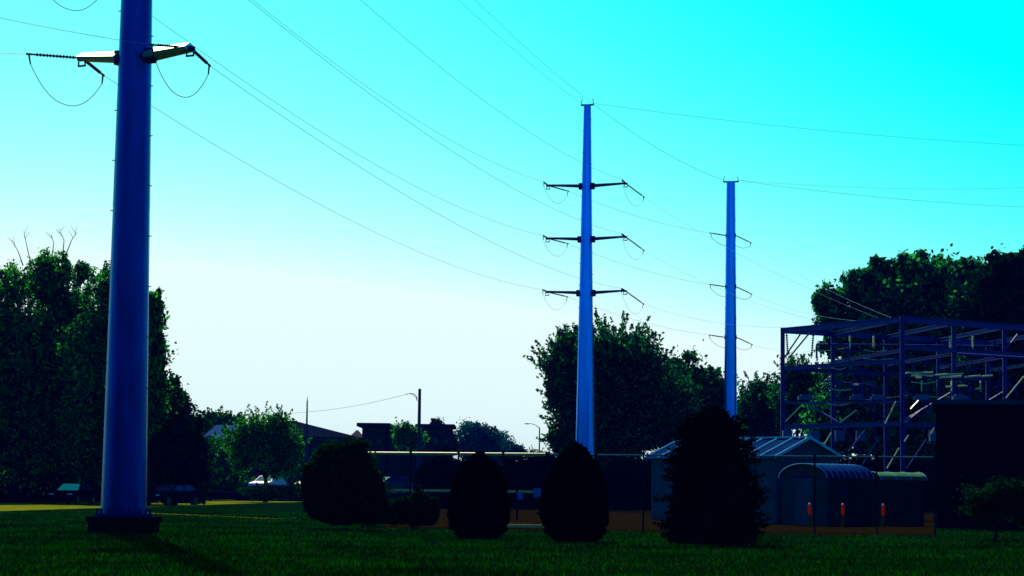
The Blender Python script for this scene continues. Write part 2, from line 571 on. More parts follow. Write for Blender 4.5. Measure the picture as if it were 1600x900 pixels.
def egg_shrub(px, top, bot, wpx, label, Y, m=L_YEW, group=None, n=15000, seed=1, name='clipped_shrub'):
    base = G(px, Y)
    t = thing(name, label, 'shrub', base, group=group)
    s = Y / FPX
    hgt = (bot - top) * s; rx = wpx / 2 * s

    def prof(u):            # radius along the height, widest at about a third
        return rx * float(np.interp(u, [0, .1, .25, .4, .6, .75, .88, .96, 1], [.6, .86, 1, .99, .88, .7, .46, .25, .03]))
    rnd = np.random.default_rng(seed)
    u = rnd.random(n) ** 0.9
    q = rnd.random(n) * 2 * math.pi
    pr = np.array([prof(x) for x in u])
    lum = 1 + 0.05 * np.sin(3 * q + seed) * np.sin(7 * u + seed) + 0.035 * np.sin(9 * q + 11 * u) + 0.03 * np.sin(17 * q - 13 * u)
    rr = pr * lum * (0.93 + 0.09 * rnd.random(n))
    P = np.stack([base.x + rr * np.cos(q), base.y + rr * np.sin(q), 0.03 + u * hgt], 1)
    L = Leaves(base)
    L.put(P, 0.085)
    k = n // 9                      # loose sprigs that break the outline
    i = rnd.integers(0, n, k)
    out = (P[i] - np.array([base.x, base.y, hgt * 0.35])); out /= np.linalg.norm(out, axis=1)[:, None]
    L.put(P[i] + out * (rnd.random(k) * 0.09)[:, None], 0.09)
    L.build('foliage', m, t)
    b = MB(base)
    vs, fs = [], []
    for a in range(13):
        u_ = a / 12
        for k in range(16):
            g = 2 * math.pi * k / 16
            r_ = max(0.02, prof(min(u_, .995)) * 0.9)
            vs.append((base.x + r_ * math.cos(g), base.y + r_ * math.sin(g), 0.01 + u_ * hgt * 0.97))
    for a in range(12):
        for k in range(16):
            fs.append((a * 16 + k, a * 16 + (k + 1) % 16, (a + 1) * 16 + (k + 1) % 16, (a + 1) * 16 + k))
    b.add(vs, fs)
    b.build('dark_core', CORE, t)
    return t


def bush(px, blobs, label, Y, m=L_DARK, n=6000, size=0.14, group=None, shoots=False, name='bush', zbase=0.0, cat='bush'):
    base = G(px, Y, zbase)
    t = thing(name, label, cat, base, group=group)
    L = Leaves(base)
    b = MB(base)
    tot = sum(q[2] * q[3] for q in blobs)
    for i, (bx, by, rx, ry) in enumerate(blobs):
        c = np.array(W(bx, by, Y)); s = Y / FPX
        r = np.array([rx * s, rx * s * 0.8, ry * s])
        k = int(n * rx * ry / tot)
        if shoots: crown_shoots(L, c, r, k // 2, size, 0.9, 1.0)
        crown_round(L, c, r, k, size, 0.2)
        L.put(c + sph(k) * r * (0.86 + 0.1 * RNG.random(k))[:, None], size)
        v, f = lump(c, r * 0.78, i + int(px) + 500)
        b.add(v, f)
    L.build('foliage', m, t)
    b.build('dark_core', CORE, t)
    return t


def unseen_wood_behind():
    """the wood added out of view behind the camera to darken reflections and shaded walls"""
    L = Leaves((0, 0, 0))
    for x in np.arange(-340, 341, 7.5):
        h = 21 + 6 * RNG.random()
        c = np.array([x + RNG.uniform(-3, 3), -32 + RNG.uniform(-4, 4), h * .5])
        crown_round(L, c, np.array([7.0, 4.5, h * .5]), 1100, 1.1, 0.3)
    o = L.build('unseen_wood', L_DARK, None)
    tag(o, kind='stuff')


unseen_wood_behind()

# left group, behind the road
tree('willow_tree', 'drooping dark tree at the left edge of the photo beyond the road', 160, 18,
     [(8, 455, 40, 52), (35, 525, 62, 62), (-30, 520, 60, 90), (5, 600, 65, 70), (40, 580, 70, 80), (0, 690, 80, 70), (60, 690, 70, 70)], 'droop', 30000, 0.24, L_WILLOW)
tree('willow_tree', 'tall ragged tree with bare twigs above its crown, left of the near pole', 165, 88,
     [(82, 432, 40, 46), (70, 455, 34, 40), (112, 500, 55, 60), (70, 545, 70, 62), (128, 428, 14, 22), (100, 610, 75, 70), (60, 600, 70, 70), (120, 680, 80, 70)],
     'droop', 36000, 0.24, L_WILLOW,
     twigs=(((50, 420), (42, 385), (37, 360)), ((80, 410), (84, 380), (80, 366)), ((98, 400), (100, 375), (92, 357)),
            ((102, 400), (112, 375), (121, 362)), ((36, 415), (28, 392), (18, 374))))
tree('willow_tree', 'bright topped tree rising just behind the near steel pole', 158, 165,
     [(166, 455, 30, 48), (156, 512, 32, 42), (150, 560, 60, 66), (190, 530, 42, 70), (170, 640, 70, 70), (200, 690, 80, 70), (150, 700, 70, 60)], 'droop', 26000, 0.24, L_WILLOW)
tree('leafy_tree', 'narrow leafy tree peeping out to the right of the near steel pole', 150, 226,
     [(228, 490, 22, 42), (240, 478, 14, 24), (228, 560, 28, 60), (248, 545, 10, 12), (225, 630, 40, 50), (232, 520, 22, 50), (245, 590, 14, 20)], 'round', 13000, 0.28, L_WILLOW)
tree('leafy_tree', 'dark round crowned tree standing right of the near pole, beyond the road', 155, 262,
     [(258, 640, 42, 56), (285, 688, 36, 48), (238, 700, 62, 72), (275, 735, 45, 45), (250, 670, 60, 60), (295, 740, 36, 40)], 'round', 20000, 0.34, L_DARK)
for px, top, wd, lab in ((-10, 660, 60, 'black dense bush at the far left edge beyond the road'),
                         (55, 655, 60, 'black dense bush below the ragged tree with bare twigs'),
                         (125, 650, 60, 'black dense bush just left of the near pole beyond the road'),
                         (215, 690, 55, 'black dense bush half hidden by the near pole'),
                         (285, 715, 36, 'black low bush at the right end of the dark bushes beyond the road')):
    bush(px, [(px, (top + 790) / 2 + 5, wd, (790 - top) / 2), (px + 20, 750, wd * .7, 36)], lab, 168, L_SHADE, 5000, 0.24,
         'dark bushes beyond the road', name='bush')

# left middle distance
tree('leafy_tree', 'pale leafed young tree in front of the blue roofed house', 205, 352,
     [(338, 716, 30, 24), (360, 735, 32, 32), (345, 755, 40, 28), (318, 735, 24, 40)], 'shoots', 9000, 0.24, L_BRIGHT, trunk_r=0.15)
tree('leafy_tree', 'bright green round tree with spiky top standing beyond the road bend', 185, 414,
     [(412, 690, 42, 38), (438, 672, 20, 22), (385, 705, 30, 40), (432, 720, 36, 34), (400, 718, 38, 20), (455, 705, 18, 34)], 'shoots', 16000, 0.22, L_BRIGHT, trunk_r=0.18)
bush(425, [(400, 768, 25, 9), (425, 767, 28, 10), (455, 767, 25, 10)], 'low green hedge in front of the white parked car', 180, L_BRIGHT, 3000, 0.16, name='hedge', cat='hedge')
bush(535, [(540, 752, 46, 56), (502, 775, 32, 40), (575, 776, 30, 42), (518, 722, 24, 30), (552, 716, 26, 28), (490, 748, 20, 26), (535, 797, 56, 24), (590, 800, 26, 20)],
     'large black rounded bush with sprigs on top at the left end of the fence', 73.5, L_DARK, 16000, 0.1, shoots=True)
bush(612, [(612, 800, 22, 20), (628, 798, 18, 22)], 'small dark bush next to the large bush at the fence', 75, L_DARK, 3000, 0.08)
bush(655, [(655, 795, 24, 28), (672, 800, 16, 22)], 'small dark bush left of the first egg shaped shrub', 75.5, L_DARK, 3500, 0.08)

# far trees behind the flat roofed building
tree('far_tree', 'pale loose tree rising behind the blue grey house roof', 300, 350,
     [(338, 657, 20, 13), (366, 661, 16, 11), (322, 668, 12, 16)], 'shoots', 3500, 0.34, L_BRIGHT, trunk_r=0.14)
tree('far_tree', 'small green tree growing in front of the flat roofed building', 240, 632,
     [(630, 684, 22, 20), (650, 690, 16, 16)], 'shoots', 2500, 0.3, L_BRIGHT, trunk_r=0.12)
tree('far_tree', 'small dark tree at the right corner of the flat roofed building', 300, 686,
     [(684, 668, 16, 14), (700, 690, 18, 20)], 'round', 2500, 0.3, L_DARK, trunk_r=0.12)
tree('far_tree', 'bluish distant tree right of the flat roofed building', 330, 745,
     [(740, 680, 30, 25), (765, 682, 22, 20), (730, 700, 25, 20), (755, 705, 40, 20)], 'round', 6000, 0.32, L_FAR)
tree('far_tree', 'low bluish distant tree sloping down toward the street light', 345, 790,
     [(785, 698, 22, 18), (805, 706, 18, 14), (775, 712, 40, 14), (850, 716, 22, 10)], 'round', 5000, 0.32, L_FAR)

# the middle trees
tree('maple_tree', 'big dark tree with spiky shoots directly behind the middle pole', 172, 955,
     [(960, 582, 62, 66), (886, 590, 42, 60), (1005, 590, 38, 58), (910, 560, 38, 42), (908, 655, 46, 60), (985, 665, 85, 68), (1040, 650, 45, 60), (872, 622, 26, 20), (930, 700, 60, 50), (876, 690, 20, 34)],
     'shoots', 44000, 0.28, L_MAPLE, trunk_r=0.4)
tree('leafy_tree', 'lower round tree merging into the right side of the big spiky tree', 178, 1090,
     [(1085, 618, 38, 55), (1112, 610, 28, 46), (1058, 592, 30, 40), (1130, 640, 24, 50), (1100, 680, 60, 55)], 'round', 11000, 0.3, L_MAPLE, trunk_r=0.3)
tree('leafy_tree', 'tree between the right pole and the steel frame', 200, 1185,
     [(1185, 628, 34, 34), (1165, 660, 34, 40), (1205, 650, 34, 44), (1190, 690, 50, 30)], 'shoots', 8000, 0.26, L_MAPLE, trunk_r=0.25)
tree('leafy_tree', 'spiky leafed tree seen through the left bay of the steel frame', 195, 1245,
     [(1243, 592, 30, 30), (1262, 620, 38, 46), (1235, 640, 36, 40), (1280, 660, 40, 40)], 'shoots', 9000, 0.24, L_MAPLE, trunk_r=0.25)

# right trees behind the substation
tree('poplar_tree', 'broad lobed tree with top notches above the left half of the steel frame', 175, 1385,
     [(1392, 450, 46, 50), (1350, 452, 30, 38), (1338, 440, 16, 22), (1374, 420, 18, 22), (1300, 476, 28, 28), (1285, 470, 14, 18), (1425, 425, 28, 34), (1400, 520, 70, 60), (1320, 520, 42, 40), (1352, 590, 60, 50), (1420, 600, 60, 50), (1440, 460, 50, 50), (1370, 500, 60, 50), (1440, 540, 60, 60), (1330, 660, 70, 60), (1420, 680, 70, 60)],
     'round', 40000, 0.38, L_POPLAR, trunk_r=0.4)
tree('poplar_tree', 'tall narrow topped tree above the middle of the steel frame', 182, 1480,
     [(1462, 430, 16, 32), (1482, 440, 20, 40), (1505, 430, 16, 30), (1525, 440, 18, 40), (1490, 490, 52, 52), (1500, 570, 70, 60), (1530, 500, 50, 60), (1480, 650, 80, 60), (1540, 640, 60, 60)], 'round', 26000, 0.36, L_POPLAR, trunk_r=0.35)
tree('poplar_tree', 'tallest dark tree at the right edge behind the steel frame', 168, 1585,
     [(1580, 430, 32, 42), (1610, 420, 30, 42), (1560, 425, 22, 30), (1570, 500, 60, 70), (1630, 500, 60, 80), (1590, 590, 80, 60), (1565, 455, 40, 50)], 'round', 24000, 0.36, L_DARK, trunk_r=0.4)
for px, lab in ((820, 'shade filler bush left of the big spiky tree behind the fence'), (900, 'shade filler bush under the big spiky tree near the middle pole'),
                (980, 'shade filler bush under the big spiky tree right of the middle pole'), (1290, 'shade filler bush behind the small huts'),
                (1390, 'shade filler bush below the steel frame'), (690, 'shade filler bush below the flat roofed building'), (750, 'shade filler bush behind the first egg shaped shrub'),
                (1060, 'shade filler bush left of the gabled shed'), (1170, 'shade filler bush right behind the gabled shed'), (1345, 'shade filler bush behind the pale roofed hut'),
                (1450, 'shade filler bush at the left corner of the black building'), (1025, 'shade filler bush between the big tree and the gabled shed'), (860, 'shade filler bush behind the second egg shaped shrub')):
    bush(px, [(px, 755, 46, 45), (px + 30, 762, 36, 34)], lab, 150, L_SHADE, 4500, 0.2, 'shade filler bushes behind the fence')  # added bushes filling in the shaded yard and tree bases

# clipped shrubs in front of the fence
egg_shrub(748, 713, 843, 93, 'black egg shaped clipped shrub, the left one of the two in front of the fence', 64, seed=3, group='egg shaped shrubs')
egg_shrub(898, 699, 849, 102, 'black egg shaped clipped shrub at the foot of the middle pole', 61, seed=5, group='egg shaped shrubs')


def big_evergreen():
    Y = 60.5; base = G(1112, Y)
    t = thing('evergreen_tree', 'large black ragged evergreen standing in front of the gabled shed', 'evergreen', base)
    s = Y / FPX
    hgt = 212 * s
    L = Leaves(base); b = MB(base)
    rnd = np.random.default_rng(9)

    def rad(u):
        return 80 * s * float(np.interp(u, [0, .1, .3, .5, .7, .85, .95, 1], [1.06, 1.06, .98, .88, .74, .54, .3, .1]))
    for i in range(520):
        u = (i + rnd.random()) / 520
        z = 0.1 + u * hgt * 0.96
        q = rnd.random() * 6.283
        ln = max(0.15, rad(u)) * (0.72 + 0.44 * rnd.random() ** 1.5)
        d = np.array([math.cos(q), math.sin(q), 0.18 + 0.5 * u])
        n = 90
        t_ = rnd.random(n) ** 0.7
        P = np.array([base.x, base.y, z - 0.12]) + d * (t_ * ln)[:, None]
        P[:, 2] -= 0.12 * t_ ** 2
        P += rnd.normal(size=(n, 3)) * (0.035 + 0.07 * (1 - t_))[:, None]
        L.put(P, 0.10)
    L.build('foliage', L_YEW, t)
    vs, fs = [], []
    for a in range(15):
        u_ = a / 14
        for k in range(16):
            g = 2 * math.pi * k / 16
            r_ = max(0.05, rad(u_) * 0.8 * (1 + 0.06 * math.sin(5 * g + a)))
            vs.append((base.x + r_ * math.cos(g), base.y + r_ * math.sin(g), 0.02 + u_ * hgt * 0.93))
    for a in range(14):
        for k in range(16):
            fs.append((a * 16 + k, a * 16 + (k + 1) % 16, (a + 1) * 16 + (k + 1) % 16, (a + 1) * 16 + k))
    b.add(vs, fs)
    b.build('dark_core', CORE, t)
    tb = MB(base); tb.tube([base, base + Vector((0, 0, hgt * 0.9))], [0.12, 0.03], 7)
    tb.build('trunk', BARK, t)


big_evergreen()
tree('young_tree', 'small young dark tree on the lawn at the right edge of the photo', 67, 1553,
     [(1550, 785, 42, 34), (1580, 775, 34, 30), (1530, 795, 26, 24), (1600, 800, 30, 30)], 'round', 7000, 0.07, L_DARK, trunk_r=0.05)


# ------------------------------------------------------------------ transmission poles
def catenary(a, b, sag, n=24):
    a, b = Vector(a), Vector(b)
    return [a.lerp(b, i / n) - Vector((0, 0, 4 * sag * (i / n) * (1 - i / n))) for i in range(n + 1)]


def wire(a, b, sag, label, group, r=0.0065, n=24, m=WIRE, name='power_line'):
    a = Vector(a)
    w_ = MB(a).tube(catenary(a, b, sag, n), r, 5, False)
    o = w_.build(name, m)
    o.location = a
    return tag(o, label, 'power line', group)


def insulator_mesh(off, a, b, r=0.055, sheds=12):
    m = MB(off)
    a, b = Vector(a), Vector(b)
    pts, rad = [], []
    pts.append(a); rad.append(0.025)
    for i in range(sheds):
        t0 = 0.08 + 0.84 * i / sheds; dt = 0.84 / sheds
        for k, rr in ((0.1, 0.028), (0.35, r), (0.55, r * .9), (0.75, 0.028)):
            pts.append(a.lerp(b, t0 + dt * k)); rad.append(rr)
    pts.append(b); rad.append(0.025)
    m.tube(pts, rad, 8)
    return m


def arm_mesh(off, a, b, r0, r1):
    """tapered folded-plate arm: ridge shaped to glint in the sun, flat sides, narrow bottom"""
    a, b = Vector(a), Vector(b)
    t = (b - a).normalized(); x = t.cross(Vector((0, 0, 1))).normalized(); y = x.cross(t)
    vs = []
    for p, r in ((a, r0), (b, r1)):
        for u, v in ((-1, .0), (-.8, -.26), (.8, -.26), (1, .0), (.08, .55), (-.08, .55)):
            vs.append(p + x * u * r + y * v * r)
    fs = [(i, (i + 1) % 6, (i + 1) % 6 + 6, i + 6) for i in range(6)] + [(5, 4, 3, 2, 1, 0), (6, 7, 8, 9, 10, 11)]
    return MB(off).add(vs, fs)


def steel_pole(px, Y, zb, top_z, d0, d1, label, levels, ang, arm_l, back, fwd, ins_l, mpole, marm, joints, rise=0.12, dead_end=False, jump=0.95, back_l=None, arm_r=(0.17, 0.1)):
    base = G(px, Y, zb)
    t = thing('transmission_pole', label, 'power pole', base, group=None)
    Hh = top_z - zb

    def rad(z):
        return (d0 + (d1 - d0) * (z - zb) / Hh) / 2
    zs = [zb] + joints + [top_z]
    for i, (z0, z1) in enumerate(zip(zs, zs[1:])):      # slip-jointed shaft sections, the upper over the lower
        e = 0.012 * i
        m = MB(base).tube([(base.x, base.y, z0 - (0.0 if i == 0 else 0.25)), (base.x, base.y, z1)],
                          [rad(z0) + e * .6, rad(z1) + e * .6], 12, False, phase=0.26)
        m.add([(base.x + (rad(z1) + e * .6) * math.cos(q * math.pi / 6), base.y + (rad(z1) + e * .6) * math.sin(q * math.pi / 6), z1) for q in range(12)], [tuple(range(12))])
        m.build('shaft', mpole, t, smooth=True)
    # base plate with anchor bolts
    MB(base).tube([(base.x, base.y, zb - 0.02), (base.x, base.y, zb + 0.07)], rad(zb) * 1.28, 16).build('base_plate', STEEL, t)
    for k in range(16):
        q = 2 * math.pi * k / 16
        p = Vector((base.x + math.cos(q) * rad(zb) * 1.16, base.y + math.sin(q) * rad(zb) * 1.16, zb))
        MB(base).tube([p, p + Vector((0, 0, 0.22))], 0.035, 6).build('anchor_bolt', STEEL, t)
    # climbing bolts up both sides
    m = MB(base)
    z = zb + 3.0
    k = 0
    while z < top_z - 0.5:
        sgn = 1 if k % 2 else -1
        m.tube([(base.x + sgn * rad(z) * .95, base.y - .05, z), (base.x + sgn * (rad(z) + 0.07), base.y - .05, z)], 0.014, 5)
        z += 0.75; k += 1
    tag(m.build('step_bolt', STEEL, t), kind='stuff')
    # shield wire peak
    m = MB(base)
    ax = Vector((math.cos(ang), math.sin(ang), 0))
    top = Vector((base.x, base.y, top_z))
    m.bar(top - ax * (d1 * .95), top + ax * (d1 * .95), 0.12, 0.10)
    for sg in (-1, 1):
        p = top + ax * sg * d1 * .8
        m.tube([p, p + ax * sg * 0.06 + Vector((0, 0, .18)), p + ax * sg * -0.02 + Vector((0, 0, .4))], 0.022, 5)
    m.build('peak_bracket', STEEL, t)
    ends = {}
    for li, z in enumerate(levels):
        for sg in (-1, 1):
            r_ = rad(z)
            c = Vector((base.x, base.y, z))
            a = c + ax * sg * r_ * .9
            tip = c + ax * sg * arm_l + Vector((0, 0, rise))
            bk = Vector(back).normalized(); fd = Vector(fwd[sg] if isinstance(fwd, dict) else fwd).normalized()
            if not dead_end:
                MB(base).box(a + ax * sg * 0.08, (0.30, 0.34, 0.42), ang).build('arm_bracket', STEEL, t)
                arm_mesh(base, a + ax * sg * 0.1, tip, *arm_r).build('arm', marm, t)
                m = MB(base)
                m.box(tip + Vector((0, 0, -0.02)), (0.22, 0.2, 0.12), ang)
                for q in (-1, 1):       # the open yoke hanging below the tip
                    m.bar(tip + ax * q * 0.12 + Vector((0, 0, -.06)), tip + ax * q * 0.12 + Vector((0, 0, -.24)), 0.04, 0.04)
                m.bar(tip + ax * -.14 + Vector((0, 0, -.24)), tip + ax * .14 + Vector((0, 0, -.24)), 0.05, 0.05)
                m.build('tip_yoke', STEEL, t)
                pb, pf = tip + bk * .1, tip + fd * .1
            else:
                m = MB(base)
                m.box(a, (0.14, 0.2, 0.3), ang)
                m.build('arm_bracket', STEEL, t)
                pb = pf = a + ax * sg * .05
            eb = pb + bk * (back_l[sg] if back_l else ins_l); ef = pf + fd * ins_l
            if dead_end:
                if sg < 0: ef = None
                else: eb = None
            for e, p in ((eb, pb), (ef, pf)):
                if e is None: continue
                insulator_mesh(base, p, e).build('insulator', INSUL, t)
                d = (e - p).normalized()
                m = MB(base)      # dead-end clamp whose tail points down to the jumper
                m.tube([e, e + d * .16], 0.035, 6)
                m.tube([e + d * .08, e + d * .02 + Vector((0, 0, -.3))], [0.03, 0.022], 6)
                m.build('clamp', STEEL, t)
            if not dead_end:
                j0 = eb + bk * .02 + Vector((0, 0, -.3)); j1 = ef + fd * .02 + Vector((0, 0, -.3))
                pts = []
                for i in range(17):
                    u = i / 16
                    p = j0.lerp(j1, u)
                    p.z -= jump * (1.0 if Y < 100 else 0.85) * (1 - abs(2 * u - 1) ** 2.2)
                    pts.append(p)
                MB(base).tube(pts, 0.010 if Y < 100 else 0.008, 5, False).build('jumper_cable', STEEL if Y < 100 else WIRE, t)
            else:
                e = eb or ef
                p0 = e + Vector((0, 0, -.3))
                p1 = c + ax * sg * r_ + Vector((0, 0, -0.75))
                pts = []
                for i in range(9):
                    u = i / 8; p = p0.lerp(p1, u); p.z -= 0.35 * 4 * u * (1 - u) * .5; pts.append(p)
                MB(base).tube(pts, 0.013, 5, False).build('jumper_cable', STEEL, t)
            ends[(li, sg, 'b')] = eb + bk * .16 if eb is not None else None
            ends[(li, sg, 'f')] = ef + fd * .16 if ef is not None else None
    ends['top'] = (top - ax * d1 * .8 + Vector((0, 0, .1)), top + ax * d1 * .8 + Vector((0, 0, .1)))
    return t, ends


# near pole on its concrete foundation
FY = 66.0
zf = H(192, 806, FY)
fb = G(193, FY)
ft = thing('pole_foundation', 'dark low concrete block carrying the near steel pole', 'foundation', fb)
MB(fb).tube([(fb.x, fb.y, -.05), (fb.x, fb.y, zf - .16)], 1.05, 20).build('pier', CONC, ft)
MB(fb).tube([(fb.x, fb.y, zf - .16), (fb.x, fb.y, zf - .02)], 1.12, 20).build('cap_rim', CONC, ft)
NB, NF = (-1.45, -0.42, 0.02), (0.36, 1.6, -0.22)
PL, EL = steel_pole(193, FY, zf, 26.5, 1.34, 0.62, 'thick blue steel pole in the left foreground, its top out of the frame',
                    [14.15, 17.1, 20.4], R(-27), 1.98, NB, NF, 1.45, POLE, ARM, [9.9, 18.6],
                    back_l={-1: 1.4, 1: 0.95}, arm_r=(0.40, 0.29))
# middle pole
CY = 150.0
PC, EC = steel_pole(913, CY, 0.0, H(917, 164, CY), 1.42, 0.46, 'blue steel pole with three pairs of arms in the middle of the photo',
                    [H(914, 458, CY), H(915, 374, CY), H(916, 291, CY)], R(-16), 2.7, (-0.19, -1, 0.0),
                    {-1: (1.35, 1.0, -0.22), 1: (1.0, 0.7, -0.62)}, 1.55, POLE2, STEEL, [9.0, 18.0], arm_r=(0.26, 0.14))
RY = 168.0
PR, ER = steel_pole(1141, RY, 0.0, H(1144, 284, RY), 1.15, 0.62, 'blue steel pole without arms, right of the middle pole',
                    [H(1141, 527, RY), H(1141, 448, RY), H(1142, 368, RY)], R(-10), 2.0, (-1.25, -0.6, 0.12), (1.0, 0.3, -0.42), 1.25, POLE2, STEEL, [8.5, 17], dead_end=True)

LV = ('lower', 'middle', 'upper')
for li in range(3):
    for sg, sn in ((-1, 'left'), (1, 'right')):
        wire(EL[(li, sg, 'f')], EC[(li, sg, 'b')], 1.15 + .1 * li, f'thin wire joining the {LV[li]} {sn} arms of the near and middle poles', 'wires between the near and middle poles', n=30)
        e = EL[(li, sg, 'b')]
        wire(e, e + Vector((-60, -17.5, 2.5 + li)) if sg < 0 else W(-170, -12, 60) + Vector((0, 0, 3.0 * li)), 1.2 if sg < 0 else .1, f'thin wire leaving the {LV[li]} {sn} arm of the near pole toward the left edge', 'wires leaving the near pole to the left')
    wire(EC[(li, -1, 'f')], ER[(li, -1, 'b')], 0.35, f'{LV[li]} thin wire from the left arms of the middle pole to the right pole', 'wires between the middle and right poles', n=12)
for k in (0, 1):
    wire(EL['top'][k], EC['top'][k], 1.0, ('left', 'right')[k] + ' top wire running from the near pole to the tip of the middle pole', 'top wires between the poles', 0.006)
wire(EC['top'][1], ER['top'][0], 0.5, 'top wire from the tip of the middle pole down to the right pole', 'top wires between the poles', 0.009)
wire(EC['top'][1], W(1720, 232, 176), 0.5, 'top wire from the tip of the middle pole to the right edge', 'top wires leaving to the right', 0.008)
wire(ER['top'][1], W(1720, 326, 190), 0.5, 'lower top wire from the right pole to the right edge', 'top wires leaving to the right', 0.009)
wire(ER['top'][1] + Vector((0, .3, .05)), W(1720, 286, 196), 0.6, 'upper top wire from the right pole to the right edge', 'top wires leaving to the right', 0.006)
SUBT = [(1282, 497), (1370, 506), (1262, 512)]
for li, (a, b) in enumerate((((1262, 511)), ((1283, 503)), ((1372, 497)))):
    wire(EC[(li, 1, 'f')], W(a, b, 122), 0.5, f'{LV[li]} thin wire from the right arms of the middle pole to the steel frame', 'wires dropping to the steel frame', .005, n=16)
for li, (a, b) in enumerate(((1330, 542), (1360, 503), (1392, 496))):
    wire(ER[(li, 1, 'f')], W(a, b, 124), 0.4, f'thin wire from the {LV[li]} insulator of the right pole down to the steel frame', 'wires dropping to the steel frame', .005, n=16)

# ------------------------------------------------------------------ substation steel frame
SY0, SY1 = 114.0, 123.0


def substation():
    base = G(1400, 118)
    t = thing('substation_frame', 'blue steel frame of the substation with beams, braces and insulators behind the fence', 'substation frame', base)

    def col(px, Y, zt, wd=0.23):
        p = G(px, Y)
        m = MB(base)
        # a column of two flanges and a web
        for dx in (-wd / 2 + .03, wd / 2 - .03):
            m.box(p + Vector((dx, 0, zt / 2)), (0.05, wd * .8, zt))
        m.box(p + Vector((0, 0, zt / 2)), (wd - .12, 0.05, zt - .01))
        m.box(p + Vector((0, 0, 0.06)), (wd * 1.6, wd * 1.6, 0.1))
        m.build('column', FRAME, t)
        return p
    zt = H(1222, 512, SY1)
    def YL(px): return SY1 - (px - 1223) * (SY1 - SY0) / 188
    def YF(px): return SY0 + (px - 1411) * 0.028
    cols_f = [(1411, SY0), (1492, YF(1492)), (1572, YF(1572)), (1660, YF(1660))]
    cols_b = [(1223, SY1), (1302, 125.2), (1385, 127.5), (1468, 129.8), (1545, 132)]
    for px, Y in cols_f + cols_b:
        col(px, Y, zt)

    def beam(a, b, h=0.42, wd=0.22, m_=FRAME, nm='beam'):
        m = MB(base)
        a, b = Vector(a), Vector(b)
        up = Vector((0, 0, h / 2 - .03))
        m.bar(a + up, b + up, wd, 0.05)
        m.bar(a - up, b - up, wd, 0.05)
        m.bar(a, b, 0.05, h - .11)
        m.build(nm, m_, t)
    for zz, h in ((zt - .16, .3), (H(1300, 572, 120), .22), (H(1300, 666, 120), .24)):
        beam(G(1223, SY1, zz), G(1411, SY0, zz), h)
    for zz, h in ((zt - .16, .34), (H(1450, 545, 115), .22), (H(1450, 664, 115), .24)):
        beam(G(1411, SY0, zz), G(1680, YF(1680), zz), h)
    for zz, h in ((zt - .16, .3), (H(1300, 580, 125), .22)):
        beam(G(1223, SY1, zz), G(1545, 132, zz), h)
    # cross beams front to back
    for (fp, bp, by) in ((1411, 1302, 125.2), (1492, 1385, 127.5), (1572, 1468, 129.8), (1660, 1545, 132)):
        for zz, h in ((zt - .16, .24), (H(1400, 555, 118), .18)):
            a, b = G(fp, YF(fp), zz), G(bp, by, zz)
            d = (b - a).normalized() * .2
            beam(a + d, b - d, h)

    def brace(a, b, m_=FRAME, wd=.1):
        MB(base).bar(a, b, wd, wd * .8).build('brace', m_, t)
    # knee braces at the left bay and the lower diagonals
    brace(W(1226, 558, SY1 - .3), W(1252, 520, SY1 - .3), FRAME)
    brace(W(1232, 560, SY1 - .3), W(1266, 519, SY1 - .3), FRAME)
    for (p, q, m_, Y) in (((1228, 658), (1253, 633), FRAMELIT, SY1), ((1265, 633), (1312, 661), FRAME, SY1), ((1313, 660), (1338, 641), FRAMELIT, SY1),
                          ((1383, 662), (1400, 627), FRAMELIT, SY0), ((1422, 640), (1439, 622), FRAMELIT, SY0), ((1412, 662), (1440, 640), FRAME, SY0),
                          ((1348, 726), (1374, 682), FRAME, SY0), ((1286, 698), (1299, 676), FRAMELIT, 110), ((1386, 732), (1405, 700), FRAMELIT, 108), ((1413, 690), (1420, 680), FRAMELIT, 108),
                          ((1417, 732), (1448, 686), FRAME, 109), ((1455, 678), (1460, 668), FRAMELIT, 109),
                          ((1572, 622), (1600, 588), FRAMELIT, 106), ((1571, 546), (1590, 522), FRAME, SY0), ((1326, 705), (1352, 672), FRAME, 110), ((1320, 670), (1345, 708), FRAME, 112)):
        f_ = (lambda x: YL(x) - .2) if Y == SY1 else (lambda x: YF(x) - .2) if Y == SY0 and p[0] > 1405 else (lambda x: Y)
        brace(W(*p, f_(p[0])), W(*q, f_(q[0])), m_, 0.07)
    # more diagonals between the columns
    for a, b in ((1411, 1492), (1492, 1572)):
        brace(W(a + 4, 612, YF(a) - .2), W(b - 4, 655, YF(b) - .2), FRAME, .08)
        brace(W(a + 4, 655, YF(a) + .2), W(b - 4, 612, YF(b) + .2), FRAME, .08)
    brace(W(1226, 630, SY1), W(1408, 628, SY0 + .1), FRAME, .12)

    # hanging insulators and post insulators
    def ins(p, q, Y, r=.075, m_=INSUL):
        insulator_mesh(base, W(*p, Y), W(*q, Y), r, 9).build('insulator', m_, t)
    ins((1229, 520), (1231, 556), 119); ins((1271, 520), (1268, 560), 119)
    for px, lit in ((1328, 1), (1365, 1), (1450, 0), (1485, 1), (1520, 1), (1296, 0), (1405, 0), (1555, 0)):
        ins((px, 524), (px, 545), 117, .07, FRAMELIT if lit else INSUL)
    for px in (1300, 1338, 1376, 1430, 1465, 1500, 1535):
        ins((px, 604), (px, 630), 117, .08)
    for px in (1440, 1487, 1532):
        ins((px, 594), (px, 612), 112, .05, FRAMELIT)
    # finer clutter: droppers, control conduits and light rods between the bays
    rr = np.random.default_rng(21)
